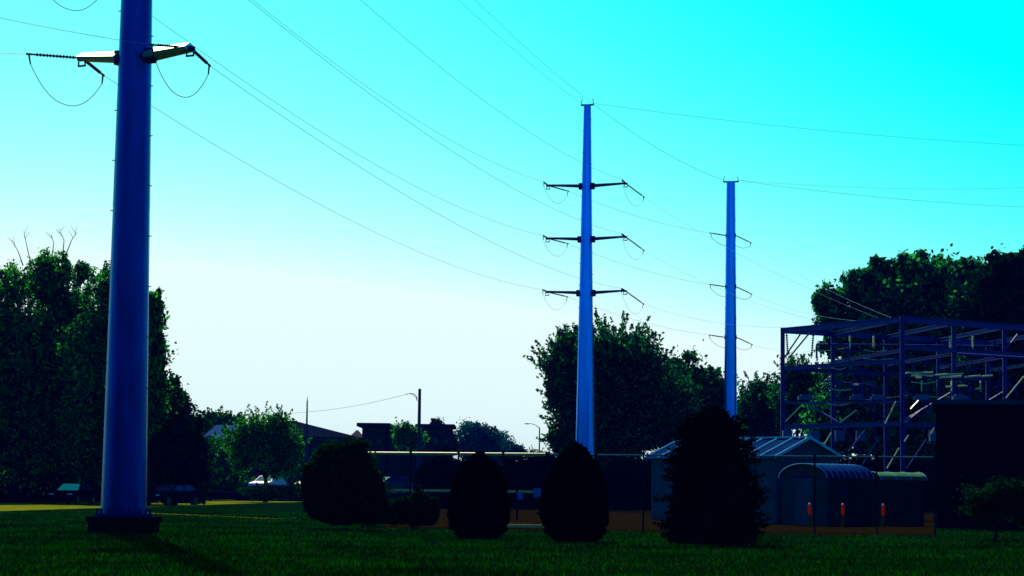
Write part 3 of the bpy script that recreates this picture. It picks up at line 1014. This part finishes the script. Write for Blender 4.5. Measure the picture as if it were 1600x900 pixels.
    for i in range(95):
        px = float(rr.uniform(1290, 1575)); Y = float(rr.uniform(112.5, 121.5))
        y0 = float(rr.uniform(530, 640)); ln = float(rr.uniform(20, 70))
        if i % 3 == 0:
            q = [W(px, y0, Y), W(px + rr.uniform(-3, 3), y0 + ln * .5, Y), W(px + rr.uniform(-6, 6), y0 + ln, Y)]
        elif i % 3 == 1:
            q = [W(px, y0, Y), W(px + ln * .5, y0 + 3, Y), W(px + ln, y0 + rr.uniform(-2, 2), Y)]
        else:
            q = [W(px, y0, Y), W(px + ln * .45, y0 + ln * .6, Y)]
        MB(base).tube(q, float(rr.uniform(.014, .032)), 5).build('conduit', FRAMELIT if i % 9 == 4 else FRAME, t)
    # pipe bus and switch blades
    def pipe(pts, r, m_, nm='bus_pipe'):
        MB(base).tube(pts, r, 7).build(nm, m_, t)
    pipe([W(1276, 560, 118), W(1276, 538, 118), W(1296, 538, 118), W(1560, 541, 118)], .06, FRAME)
    for (a, b, Y) in (((1415, 583), (1458, 582), 112), ((1424, 587), (1441, 587), 113), ((1431, 590), (1440, 590), 114), ((1462, 586), (1505, 584), 112), ((1447, 587), (1458, 587), 113), ((1468, 590), (1500, 588), 113.5),
                      ((1494, 589), (1502, 588), 114), ((1507, 589), (1532, 587), 112), ((1534, 588), (1551, 587), 112), ((1478, 605), (1487, 604), 112), ((1497, 603), (1512, 603), 112), ((1524, 608), (1533, 606), 112),
                      ((1283, 600), (1298, 598), 118), ((1333, 601), (1343, 601), 118)):
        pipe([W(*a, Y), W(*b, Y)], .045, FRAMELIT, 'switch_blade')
    pipe([W(1283, 600, 118.2), W(1310, 597, 118.2), W(1350, 600, 118.2), W(1385, 608, 118.2)], .03, FRAME, 'cable')
    pipe([W(1496, 553, 113), W(1560, 557, 113), W(1610, 560, 113)], .07, FRAME)
    for (px, Y) in ((1230, 119), (1272, 119), (1312, 118), (1345, 118), (1460, 112)):      # breaker cabinets on the lower beam
        p = W(px, 681, Y)
        MB(base).box(p, (0.48, 0.5, 0.55)).build('cabinet', BOX, t)
    for px, Y in ((1258, 119), (1340, 117), (1372, 116), (1440, 113), (1500, 113)):
        p = W(px, 622, Y)
        m = MB(base)
        m.box(p, (0.75, 0.5, 0.18)); m.box(p + Vector((0, 0, .14)), (0.5, 0.3, 0.1))
        m.build('switch_base', BOX, t)


substation()

# big dark building at the right
def dark_building():
    Y = 87.0
    a, b = G(1463, Y), G(1760, Y)
    zt = H(1463, 632, Y)
    base = Vector((a.x, Y, 0))
    t = thing('dark_building', 'black flat roofed building at the right edge in front of the steel frame', 'building', base, R(-11.5))
    a = Vector((0, 0, 0)); b = Vector((b.x - base.x, 0, 0)); base = Vector((0, 0, 0)); Y = 0.0
    L_ = b.x
    MB(base).box(((a.x + b.x) / 2, Y + 4.03, zt / 2), (L_, 8, zt)).build('wall', DARKWALL, t)
    n = 12
    pm = None
    for k in range(n):                                  # ribbed cladding sheets on the front
        x = a.x + L_ * (k + .5) / n
        if pm is None:
            m = MB((x, Y, zt / 2)); w_ = L_ / n
            m.box((x, Y, zt / 2), (w_ - .03, 0.06, zt - .1))
            for q in (-.25, 0, .25): m.box((x + q * w_, Y - .045, zt / 2), (.05, .03, zt - .12))
            pm = m.build('cladding_sheet', DARKWALL, t)
            pm.location = Vector((x, Y, zt / 2)) - base
        else:
            c = pm.copy(); COL.objects.link(c); c.location = Vector((x, Y, zt / 2)) - base
    MB(base).box(((a.x + b.x) / 2, Y + 3.9, zt + .09), (L_ + .3, 8.5, .18)).build('roof', LITFASCIA, t)


dark_building()


# ------------------------------------------------------------------ the gabled shed, the huts
def gabled_shed():
    A = G(1212, 97); th = math.atan2(1.9, 2.93)
    u = Vector((math.cos(th), math.sin(th), 0)); v = Vector((-u.y, u.x, 0))
    Wd, Ln, ze, zr = 3.55, 9.0, 0, 0
    ze = H(1212, 713, 97); zr = H(1262, 686, 98)
    t = thing('gabled_shed', 'small gabled shed with ribbed blue metal roof behind the large evergreen', 'shed', A)
    off = A
    m = MB(off)
    P = [A, A + u * Wd, A + u * Wd + v * Ln, A + v * Ln]
    for p, q in ((P[0], P[3]), (P[1], P[2]), (P[3], P[2])):
        pass
    gab = [A, A + u * Wd, A + u * Wd + Vector((0, 0, ze)), A + u * Wd / 2 + Vector((0, 0, zr - .02)), A + Vector((0, 0, ze))]
    m.prism(gab, v * Ln)
    m.build('wall', SHEDWALL, t)
    # roof slopes as separate sheets with standing seams between them
    n = 9
    for side in (0, 1):
        e0 = (A - u * .22) if side == 0 else (A + u * (Wd + .22))
        slope = (zr - ze) / (Wd / 2)
        lo = e0 + Vector((0, 0, ze - slope * .22)); hi = A + u * Wd / 2 + Vector((0, 0, zr))
        for k in range(n):
            y0, y1 = -.2 + (Ln + .4) * k / n, -.2 + (Ln + .4) * (k + 1) / n
            q = [lo + v * (y0 + .02), lo + v * (y1 - .02), hi + v * (y1 - .02), hi + v * (y0 + .02)]
            MB(off).prism(q, (0, 0, .05)).build('roof_sheet', METALROOF, t)
        for k in range(n + 1):
            y0 = -.2 + (Ln + .4) * k / n
            MB(off).bar(lo + v * y0 + Vector((0, 0, .06)), hi + v * y0 + Vector((0, 0, .06)), .05, .12).build('seam', SEAM, t)
    hi = A + u * Wd / 2 + Vector((0, 0, zr + .1))
    MB(off).bar(hi - v * .22, hi + v * (Ln + .22), .26, .06).build('ridge_cap', SEAM, t)
    # wall sheets on the gable end
    for k in range(6):
        x0 = Wd * (k + .5) / 6
        c = A + u * x0 - v * .03
        MB(off).box(c + Vector((0, 0, ze / 2)), (Wd / 6 - .03, .04, ze - .1), th).build('wall_sheet', SHEDWALL, t)


gabled_shed()


def hut(name, label, corner, th, width, length, ze, rise, n, mroof, mseam, door=True, vent=True):
    """barrel-roofed hut: corner = near corner, axis along th, end wall goes back-left from the corner"""
    u = Vector((math.cos(th), math.sin(th), 0)); v = Vector((-u.y, u.x, 0))
    t = thing(name, label, 'hut', corner)
    off = corner
    arc = []
    for i in range(13):
        q = math.pi * i / 12
        arc.append(Vector((0, 0, ze + rise * math.sin(q))) + v * (width / 2 - width / 2 * math.cos(q)))
    sec = [corner] + [corner + p for p in arc] + [corner + v * width]
    MB(off).prism(sec, u * length).build('wall', HUTWALL, t)
    for k in range(n):
        x0, x1 = -.12 + (length + .24) * k / n + .015, -.12 + (length + .24) * (k + 1) / n - .015
        m = MB(off)
        for i in range(12):
            a, b = arc[i], arc[i + 1]
            ca = Vector((0, 0, ze)) + v * width / 2
            oa, ob = ca + (a - ca) * 1.06, ca + (b - ca) * 1.06
            ia, ib = ca + (a - ca) * 1.015, ca + (b - ca) * 1.015
            m.prism([corner + u * x0 + ia, corner + u * x0 + ib, corner + u * x0 + ob, corner + u * x0 + oa], u * (x1 - x0))
        m.build('roof_sheet', mroof, t)
    for k in range(n + 1):
        x0 = -.12 + (length + .24) * k / n
        ca = Vector((0, 0, ze)) + v * width / 2
        MB(off).tube([corner + u * x0 + ca + (a - ca) * 1.07 for a in arc], .02, 5).build('seam', mseam, t)
    if door:
        dc = corner + v * width * .5 - u * .03
        d = MB(off).box(dc + Vector((0, 0, 1.0)), (.05, .95, 1.95), th)
        do = d.build('door', SHEDWALL, t)
        h = MB(off).tube([dc - u * .04 + v * .38 + Vector((0, 0, .95)), dc - u * .1 + v * .38 + Vector((0, 0, .95)), dc - u * .1 + v * .26 + Vector((0, 0, .95))], .018, 6)
        h.build('handle', STEEL, do)
        MB(off).box(dc + Vector((0, 0, 2.02)), (.07, 1.1, .06), th).build('door_head', STEEL, t)
    if vent:
        c = corner + u * length * .32 - v * .02 + Vector((0, 0, 1.35))
        f = MB(off).box(c, (.48, .05, .26), th).build('vent', BOX, t)
        for k in range(4):
            MB(off).bar(c - v * .035 - u * .2 + Vector((0, 0, -.09 + .06 * k)), c - v * .035 + u * .2 + Vector((0, 0, -.09 + .06 * k)), .02, .03).build('louvre', STEEL, f)
    for k in range(5):      # wall sheets along the side
        c = corner + u * length * (k + .5) / 5 - v * .012 + Vector((0, 0, ze / 2))
        MB(off).box(c, (length / 5 - .025, .02, ze - .06), th).build('wall_sheet', HUTWALL, t)
    return t


hut('barrel_roof_hut', 'small dark hut with a rounded blue metal roof and arched end', G(1293, 93), R(44), 2.4, 2.95, H(1293, 747, 93), .56, 8, METALROOF, SEAM)
hut('barrel_roof_hut', 'lower hut with a pale rounded roof right of the blue rounded one', G(1380, 95), R(16), 1.7, 1.9, H(1380, 750, 95), .32, 3, PALEROOF, SEAM, False, False)


# bollards
def bollard(px, Y, label):
    p = G(px, Y)
    s = Y / FPX
    t = thing('bollard', label, 'bollard', p, group='bollards by the huts')
    MB(p).tube([p, p + Vector((0, 0, .5))], .066, 12).build('post', BOLLY, t)
    MB(p).tube([p + Vector((0, 0, .5)), p + Vector((0, 0, .9))], .07, 12).build('red_sleeve', BOLLR, t)
    c = p + Vector((0, 0, .9))
    MB(p).tube([c, c + Vector((0, 0, .03)), c + Vector((0, 0, .06)), c + Vector((0, 0, .07))], [.05, .046, .03, .01], 12).build('cap', BOLLGLINT, t)  # white piece added for the glint of the sun


bollard(1265, 89.3, 'red topped yellow bollard in front of the arched end of the rounded hut')
bollard(1317, 89.3, 'red topped yellow bollard in front of the middle of the rounded hut')
bollard(1380, 89.3, 'red topped yellow bollard between the rounded hut and the pale roofed hut')


# ------------------------------------------------------------------ chain link fence
def fence(name, label, pxs, Ya, Yb, zt, rail_r, rail_m, xs_lo, xs_hi):
    def Yof(px): return Ya + (Yb - Ya) * (px - 565) / (1463 - 565)
    base = G(pxs[0], Yof(pxs[0]))
    t = thing(name, label, 'fence', base)
    pts = [G(px, Yof(px)) for px in pxs]
    for p in pts:
        m = MB(base)
        m.tube([p, p + Vector((0, 0, zt + .05))], .03, 8)
        m.tube([p + Vector((0, 0, zt + .05)), p + Vector((0, 0, zt + .12))], [.05, .012], 8)
        m.build('post', FENCESTEEL, t)
    for a, b in zip(pts, pts[1:]):
        d = (b - a).normalized()
        MB(base).tube([a + d * .05 + Vector((0, 0, zt)), b - d * .05 + Vector((0, 0, zt))], rail_r, 8).build('top_rail', rail_m, t)
        MB(base).tube([a + d * .05 + Vector((0, 0, .08)), b - d * .05 + Vector((0, 0, .08))], .012, 5).build('bottom_wire', FENCESTEEL, t)
        # woven diamond mesh: diagonals both ways
        m = MB(base)
        ln = (b - a).length; hh = zt - .12; pitch = .12
        k = -int(hh / pitch)
        while k * pitch < ln:
            for sg in (0, 1):
                x0 = k * pitch
                p0, p1 = max(0, x0), min(ln, x0 + hh)
                z0, z1 = p0 - x0, p1 - x0
                if p1 - p0 < .05: continue
                if sg: z0, z1 = hh - z0, hh - z1
                A_ = a + d * p0 + Vector((0, 0, .08 + z0)); B_ = a + d * p1 + Vector((0, 0, .08 + z1))
                m.tube([A_, B_], .0016, 3, False)
            k += 1
        tag(m.build('chain_link_mesh', FENCESTEEL, t), kind='stuff')
    return t


ZF = 2.58
fence('chain_link_fence', 'chain link fence with a sunlit yellow top rail behind the first egg shaped shrub', [566, 640, 715, 785, 853], 77, 72.8, ZF, .055, SUNLITRAIL, 0, 0)
fence('chain_link_fence', 'plain grey chain link fence from the second egg shrub to the black building', [857, 930, 1005, 1090, 1180, 1273, 1370, 1461], 77, 72.8, ZF, .03, FENCERAIL, 0, 0)

# low guard rail and edging behind the shrubs
gb = G(595, 100)
gt = thing('guard_rail', 'low sunlit yellow guard rail seen between the two egg shaped shrubs', 'guard rail', gb)
zg = H(820, 768, 100)
for a, b in ((600, 660), (662, 727), (729, 806), (810, 855)):
    MB(gb).bar(G(a, 100, zg), G(b, 100, zg), .06, .11).build('rail', SUNLITRAIL, gt)
for px in (598, 661, 728, 808, 858):
    MB(gb).box(G(px, 100.08, zg / 2 + .03), (.1, .1, zg + .06)).build('post', FENCESTEEL, gt)
kb = G(770, 82)
tag(MB(kb).bar(G(770, 82, .07), G(852, 82, .07), .12, .11).build('kerb_edging', SUNLITRAIL), kind='structure').location = kb


def fence_sign(px, py, wpx, hpx, Y, label):
    c = W(px, py, Y)
    t = thing('fence_sign', label, 'sign', c)
    s = Y / FPX
    MB(c).box(c, (wpx * s, .012, hpx * s)).build('plate', SIGNM, t)
    for dx in (-.35, .35):
        for dz in (-.38, .38):
            p = c + Vector((dx * wpx * s, 0, dz * hpx * s))
            MB(c).tube([p + Vector((0, -.016, 0)), p + Vector((0, .03, 0))], .012, 5).build('bolt', STEEL, t)


# thin blue volume added in place of the lens veil over the trees
hz = bpy.data.materials.new('glare_veil')
hz.use_nodes = True
ht = hz.node_tree
ht.nodes.clear()
ho = ht.nodes.new('ShaderNodeOutputMaterial')
hv = ht.nodes.new('ShaderNodeVolumePrincipled')
hv.inputs['Color'].default_value = (0.0, 0.06, 1.0, 1)
hv.inputs['Density'].default_value = 0.00011
ht.links.new(hv.outputs[0], ho.inputs['Volume'])
tag(MB().box((0, 1400, 15), (3300, 3300, 32)).build('glare_veil', hz), kind='stuff')

fence_sign(839, 770, 12, 14, 75.6, 'pale blue blank plate hung on the fence left of the second egg shrub')
fence_sign(813, 775, 9, 11, 75.7, 'smaller dim plate hung on the fence between the egg shrubs')


# ------------------------------------------------------------------ far buildings, poles, cars
def flat_building():
    Y = 262.0
    base = G(556, Y)
    t = thing('flat_roofed_building', 'dark building with overhanging flat roofs beyond the parking lot', 'building', base)
    s = Y / FPX

    def block(x0, x1, ytop, dy, nm='wall', m=BRICK, over=0.0, rh=.35):
        a, b = G(x0, Y), G(x1, Y)
        z = H((x0 + x1) / 2, ytop, Y)
        MB(base).box(((a.x + b.x) / 2, Y + 5 + dy, (z - rh) / 2), (b.x - a.x - over * 2, 10, z - rh)).build('wall', m, t)
        MB(base).box(((a.x + b.x) / 2, Y + 5 + dy - over * .5, z - rh / 2), (b.x - a.x, 10 + over * 1.6, rh)).build('roof', FASCIA, t)
        return a, b, z
    a, b, z = block(556, 608, 661, 0, over=.6, rh=.4)
    block(600, 628, 667, 1.2, over=.25)
    block(620, 668, 674, 2.4, over=.2)
    block(648, 708, 662, 1.8, over=.4)
    for (px, py, wp, hp, dy) in ((575, 690, 8, 12, 0), (592, 690, 8, 12, 0), (636, 700, 9, 12, 2.4), (660, 690, 9, 12, 1.8), (680, 690, 9, 12, 1.8), (697, 690, 9, 12, 1.8)):
        c = W(px, py, Y + dy)
        f = MB(base).box(c + Vector((0, -.02, 0)), (wp * s, .12, hp * s)).build('window', FASCIA, t)
        MB(base).box(c + Vector((0, -.09, 0)), (wp * s - .16, .04, hp * s - .16)).build('pane', GLASS, f)


flat_building()


def house(name, label, px0, px1, Y, zeave_py, zridge_py, mroof, mwall, hip=.3, deep=9):
    a, b = G(px0, Y), G(px1, Y)
    base = Vector(((a.x + b.x) / 2, Y, 0))
    t = thing(name, label, 'house', base)
    ze = H((px0 + px1) / 2, zeave_py, Y); zr = H((px0 + px1) / 2, zridge_py, Y + deep / 2)
    L_ = b.x - a.x
    MB(base).box((base.x, Y + deep / 2, ze / 2), (L_, deep, ze)).build('wall', mwall, t)
    o = .4
    hx = hip * L_
    vs = [(a.x - o, Y - o, ze), (b.x + o, Y - o, ze), (b.x + o, Y + deep + o, ze), (a.x - o, Y + deep + o, ze), (a.x + hx, Y + deep / 2, zr), (b.x - hx, Y + deep / 2, zr)]
    MB(base).add(vs, [(0, 1, 5, 4), (1, 2, 5), (2, 3, 4, 5), (3, 0, 4), (3, 2, 1, 0)]).build('roof', mroof, t)
    n = max(2, int(L_ / 3))
    for k in range(n):
        x = a.x + L_ * (k + .5) / n
        f = MB(base).box((x, Y - .03, ze * .55), (1.1, .1, 1.2)).build('window', FASCIA, t)
        MB(base).box((x, Y - .09, ze * .55), (.95, .04, 1.05)).build('pane', GLASS, f)


house('house', 'house with a blue grey roof half hidden behind the young trees', 318, 384, 235, 686, 664, BLUEROOF, BRICK, .12)
house('house', 'long low roofed house behind the bright green tree and the thin mast', 312, 556, 285, 682, 657, GREYROOF, BRICK, .44, 14)
house('house', 'small house with a pale tan gable left of the flat roofed building', 540, 568, 290, 692, 672, TANWALL, TANWALL, .45, 6)
house('house', 'black unlit house among the dark trees left of the near pole', -60, 118, 175, 662, 636, GREYROOF, DARKWALL, .1, 8)

# thin mast
mp = G(477, 150)
t = thing('flag_pole', 'thin bare mast standing behind the large bush', 'mast', mp)
MB(mp).tube([mp, mp + Vector((0, 0, H(477, 626, 150)))], [.13, .045], 8).build('pole', TIMBER, t)
MB(mp).tube([mp + Vector((0, 0, H(477, 626, 150))), mp + Vector((0, 0, H(477, 620, 150)))], [.03, .02], 6).build('finial', STEEL, t)

# timber utility pole with a drop loop
up_ = G(653, 205)
t = thing('utility_pole', 'short dark timber utility pole in front of the flat roofed building', 'utility pole', up_)
zt = H(654, 609, 205)
MB(up_).tube([up_, up_ + Vector((.02, 0, zt))], [.2, .14], 10).build('pole', TIMBER, t)
MB(up_).tube([up_ + Vector((.02, 0, zt)), up_ + Vector((.02, 0, zt + .1))], [.16, .1], 10).build('cap', STEEL, t)
for k in (0, 1):
    q = [W(652, 627 - 3 * k, 204.7), W(650, 621 - 3 * k, 204.6), W(646, 617 - 2 * k, 204.6), W(640, 615, 204.6), W(633, 616.5, 204.6)]
    MB(up_).tube(q, .03, 5).build('drop_loop', STEEL, t)
wire(W(633, 616.5, 204.6), W(430, 646, 215), .4, 'thin service wire running left from the timber utility pole', None, .018, 14)

# street light
lp = G(842, 310)
t = thing('street_light', 'distant street light with a curved arm left of the big spiky tree', 'street light', lp)
zl = H(842, 668, 310)
MB(lp).tube([lp, lp + Vector((0, 0, zl))], [.14, .08], 8).build('pole', STEEL, t)
q = [lp + Vector((0, 0, zl - .1)), lp + Vector((-.5, 0, zl + .3)), lp + Vector((-1.1, 0, zl + .5)), lp + Vector((-1.5, 0, zl + .52))]
MB(lp).tube(q, [.06, .05, .045, .04], 6).build('arm', STEEL, t)
MB(lp).box(lp + Vector((-1.75, 0, zl + .5)), (.6, .25, .14)).build('lamp_head', STEEL, t, bevel=.04)

# raised parking lot and cars
LOTZ = 0.8
a, b = G(60, 205), G(720, 205)
tag(MB().box(((a.x + b.x) / 2, 206, LOTZ / 2 - .05), (b.x - a.x, 22, LOTZ + .1 - .0)).build('parking_lot', LOTM), kind='structure')


def car(px, Y, rz, label, paint, name='parked_car', z0=LOTZ):
    p = G(px, Y, z0)
    pm = mat('car_paint_' + str(px), paint, .35, 0.0, .03, 2, spec=.25 if z0 else .0)
    t = thing(name, label, 'car', p, rz, group='cars in the parking lot')

    # built along local x (front = -x), 4.5 m long
    def sec(xs, w_):
        return xs
    body = [(-2.22, .35), (-2.25, .6), (-2.1, .78), (-1.0, .93), (-.95, .95), (1.75, 1.0), (2.2, .95), (2.25, .6), (2.2, .32)]
    m = MB()
    vs, fs = [], []
    for y, sx, dz in ((-.86, .97, 0), (-.9, 1, 0), (.9, 1, 0), (.86, .97, 0)):
        for x, z in body:
            vs.append((x * sx, y, z - (0.06 if abs(y) < .88 and z > .7 else 0) * 0))
    n = len(body)
    for j in range(3):
        for i in range(n):
            i2 = (i + 1) % n
            fs.append((j * n + i, j * n + i2, (j + 1) * n + i2, (j + 1) * n + i))
    fs.append(tuple(range(n))); fs.append(tuple(range(3 * n, 4 * n))[::-1])
    m.add(vs, fs)
    m.build('body', pm, t, bevel=.03)
    m = MB()      # cabin: posts and roof around the glass
    lo = [(-1.0, .80), (1.7, .80)]; 
    m.add([(-.15, -.62, 1.42), (1.2, -.62, 1.42), (1.2, .62, 1.42), (-.15, .62, 1.42), (-.25, -.66, 1.36), (1.3, -.66, 1.36), (1.3, .66, 1.36), (-.25, .66, 1.36)],
          [(0, 1, 2, 3), (7, 6, 5, 4), (4, 5, 1, 0), (5, 6, 2, 1), (6, 7, 3, 2), (7, 4, 0, 3)])
    for sy in (-1, 1):
        m.bar((-1.0, sy * .78, .93), (-.22, sy * .64, 1.38), .07, .07)
        m.bar((.45, sy * .8, .95), (.5, sy * .64, 1.38), .06, .06)
        m.bar((1.75, sy * .78, .97), (1.28, sy * .64, 1.38), .1, .08)
    m.build('roof', pm, t)
    MB().add([(-.98, -.74, .95), (-.98, .74, .95), (-.24, .62, 1.37), (-.24, -.62, 1.37)], [(0, 1, 2, 3)]).build('windscreen', CARGLASS, t)
    MB().add([(1.72, -.74, .99), (1.72, .74, .99), (1.28, .62, 1.37), (1.28, -.62, 1.37)], [(3, 2, 1, 0)]).build('rear_window', CARGLASS, t)
    for sy in (-1, 1):
        MB().add([(-.95, sy * .79, .95), (.42, sy * .79, .97), (.46, sy * .645, 1.37), (-.2, sy * .645, 1.37)], [(0, 1, 2, 3)]).build('side_window', CARGLASS, t)
        MB().add([(.5, sy * .79, .97), (1.68, sy * .79, .99), (1.26, sy * .645, 1.37), (.54, sy * .645, 1.37)], [(0, 1, 2, 3)]).build('side_window', CARGLASS, t)
        MB().box((-2.12, sy * .62, .66), (.12, .36, .14)).build('headlight', LAMPW, t, bevel=.02)
        MB().box((2.2, sy * .66, .8), (.1, .3, .16)).build('tail_light', LAMPR, t, bevel=.02)
        MB().box((-.75, sy * 1.0, .98), (.12, .2, .14)).build('mirror', pm, t, bevel=.02)
        for x in (-1.4, 1.38):
            wheel = MB().tube([(x, sy * .72, .32), (x, sy * .93, .32)], .32, 18).build('wheel', TYRE, t)
            MB().tube([(x, sy * .925, .32), (x, sy * .945, .32)], .2, 12).build('rim', RIM, wheel)


car(418, 200, R(72), 'white parked car with a bright windscreen behind the low green hedge', (.75, .78, .8))
car(267, 146, R(60), 'pale windowed parked car in the shade under the round dark tree', (.006, .008, .015), z0=0.0)  # deep shade below the tree put into the near-black paint
car(113, 148, R(80), 'dark parked car almost lost in the shade left of the near pole', (.004, .005, .01), z0=0.0)  # body darkened by colour to sit in the shade
car(487, 203, R(75), 'dark parked car showing only its roof over the large bush', (.02, .02, .07))
car(608, 200, R(25), 'blue parked car seen through the fence right of the large bush', (.01, .06, .1))
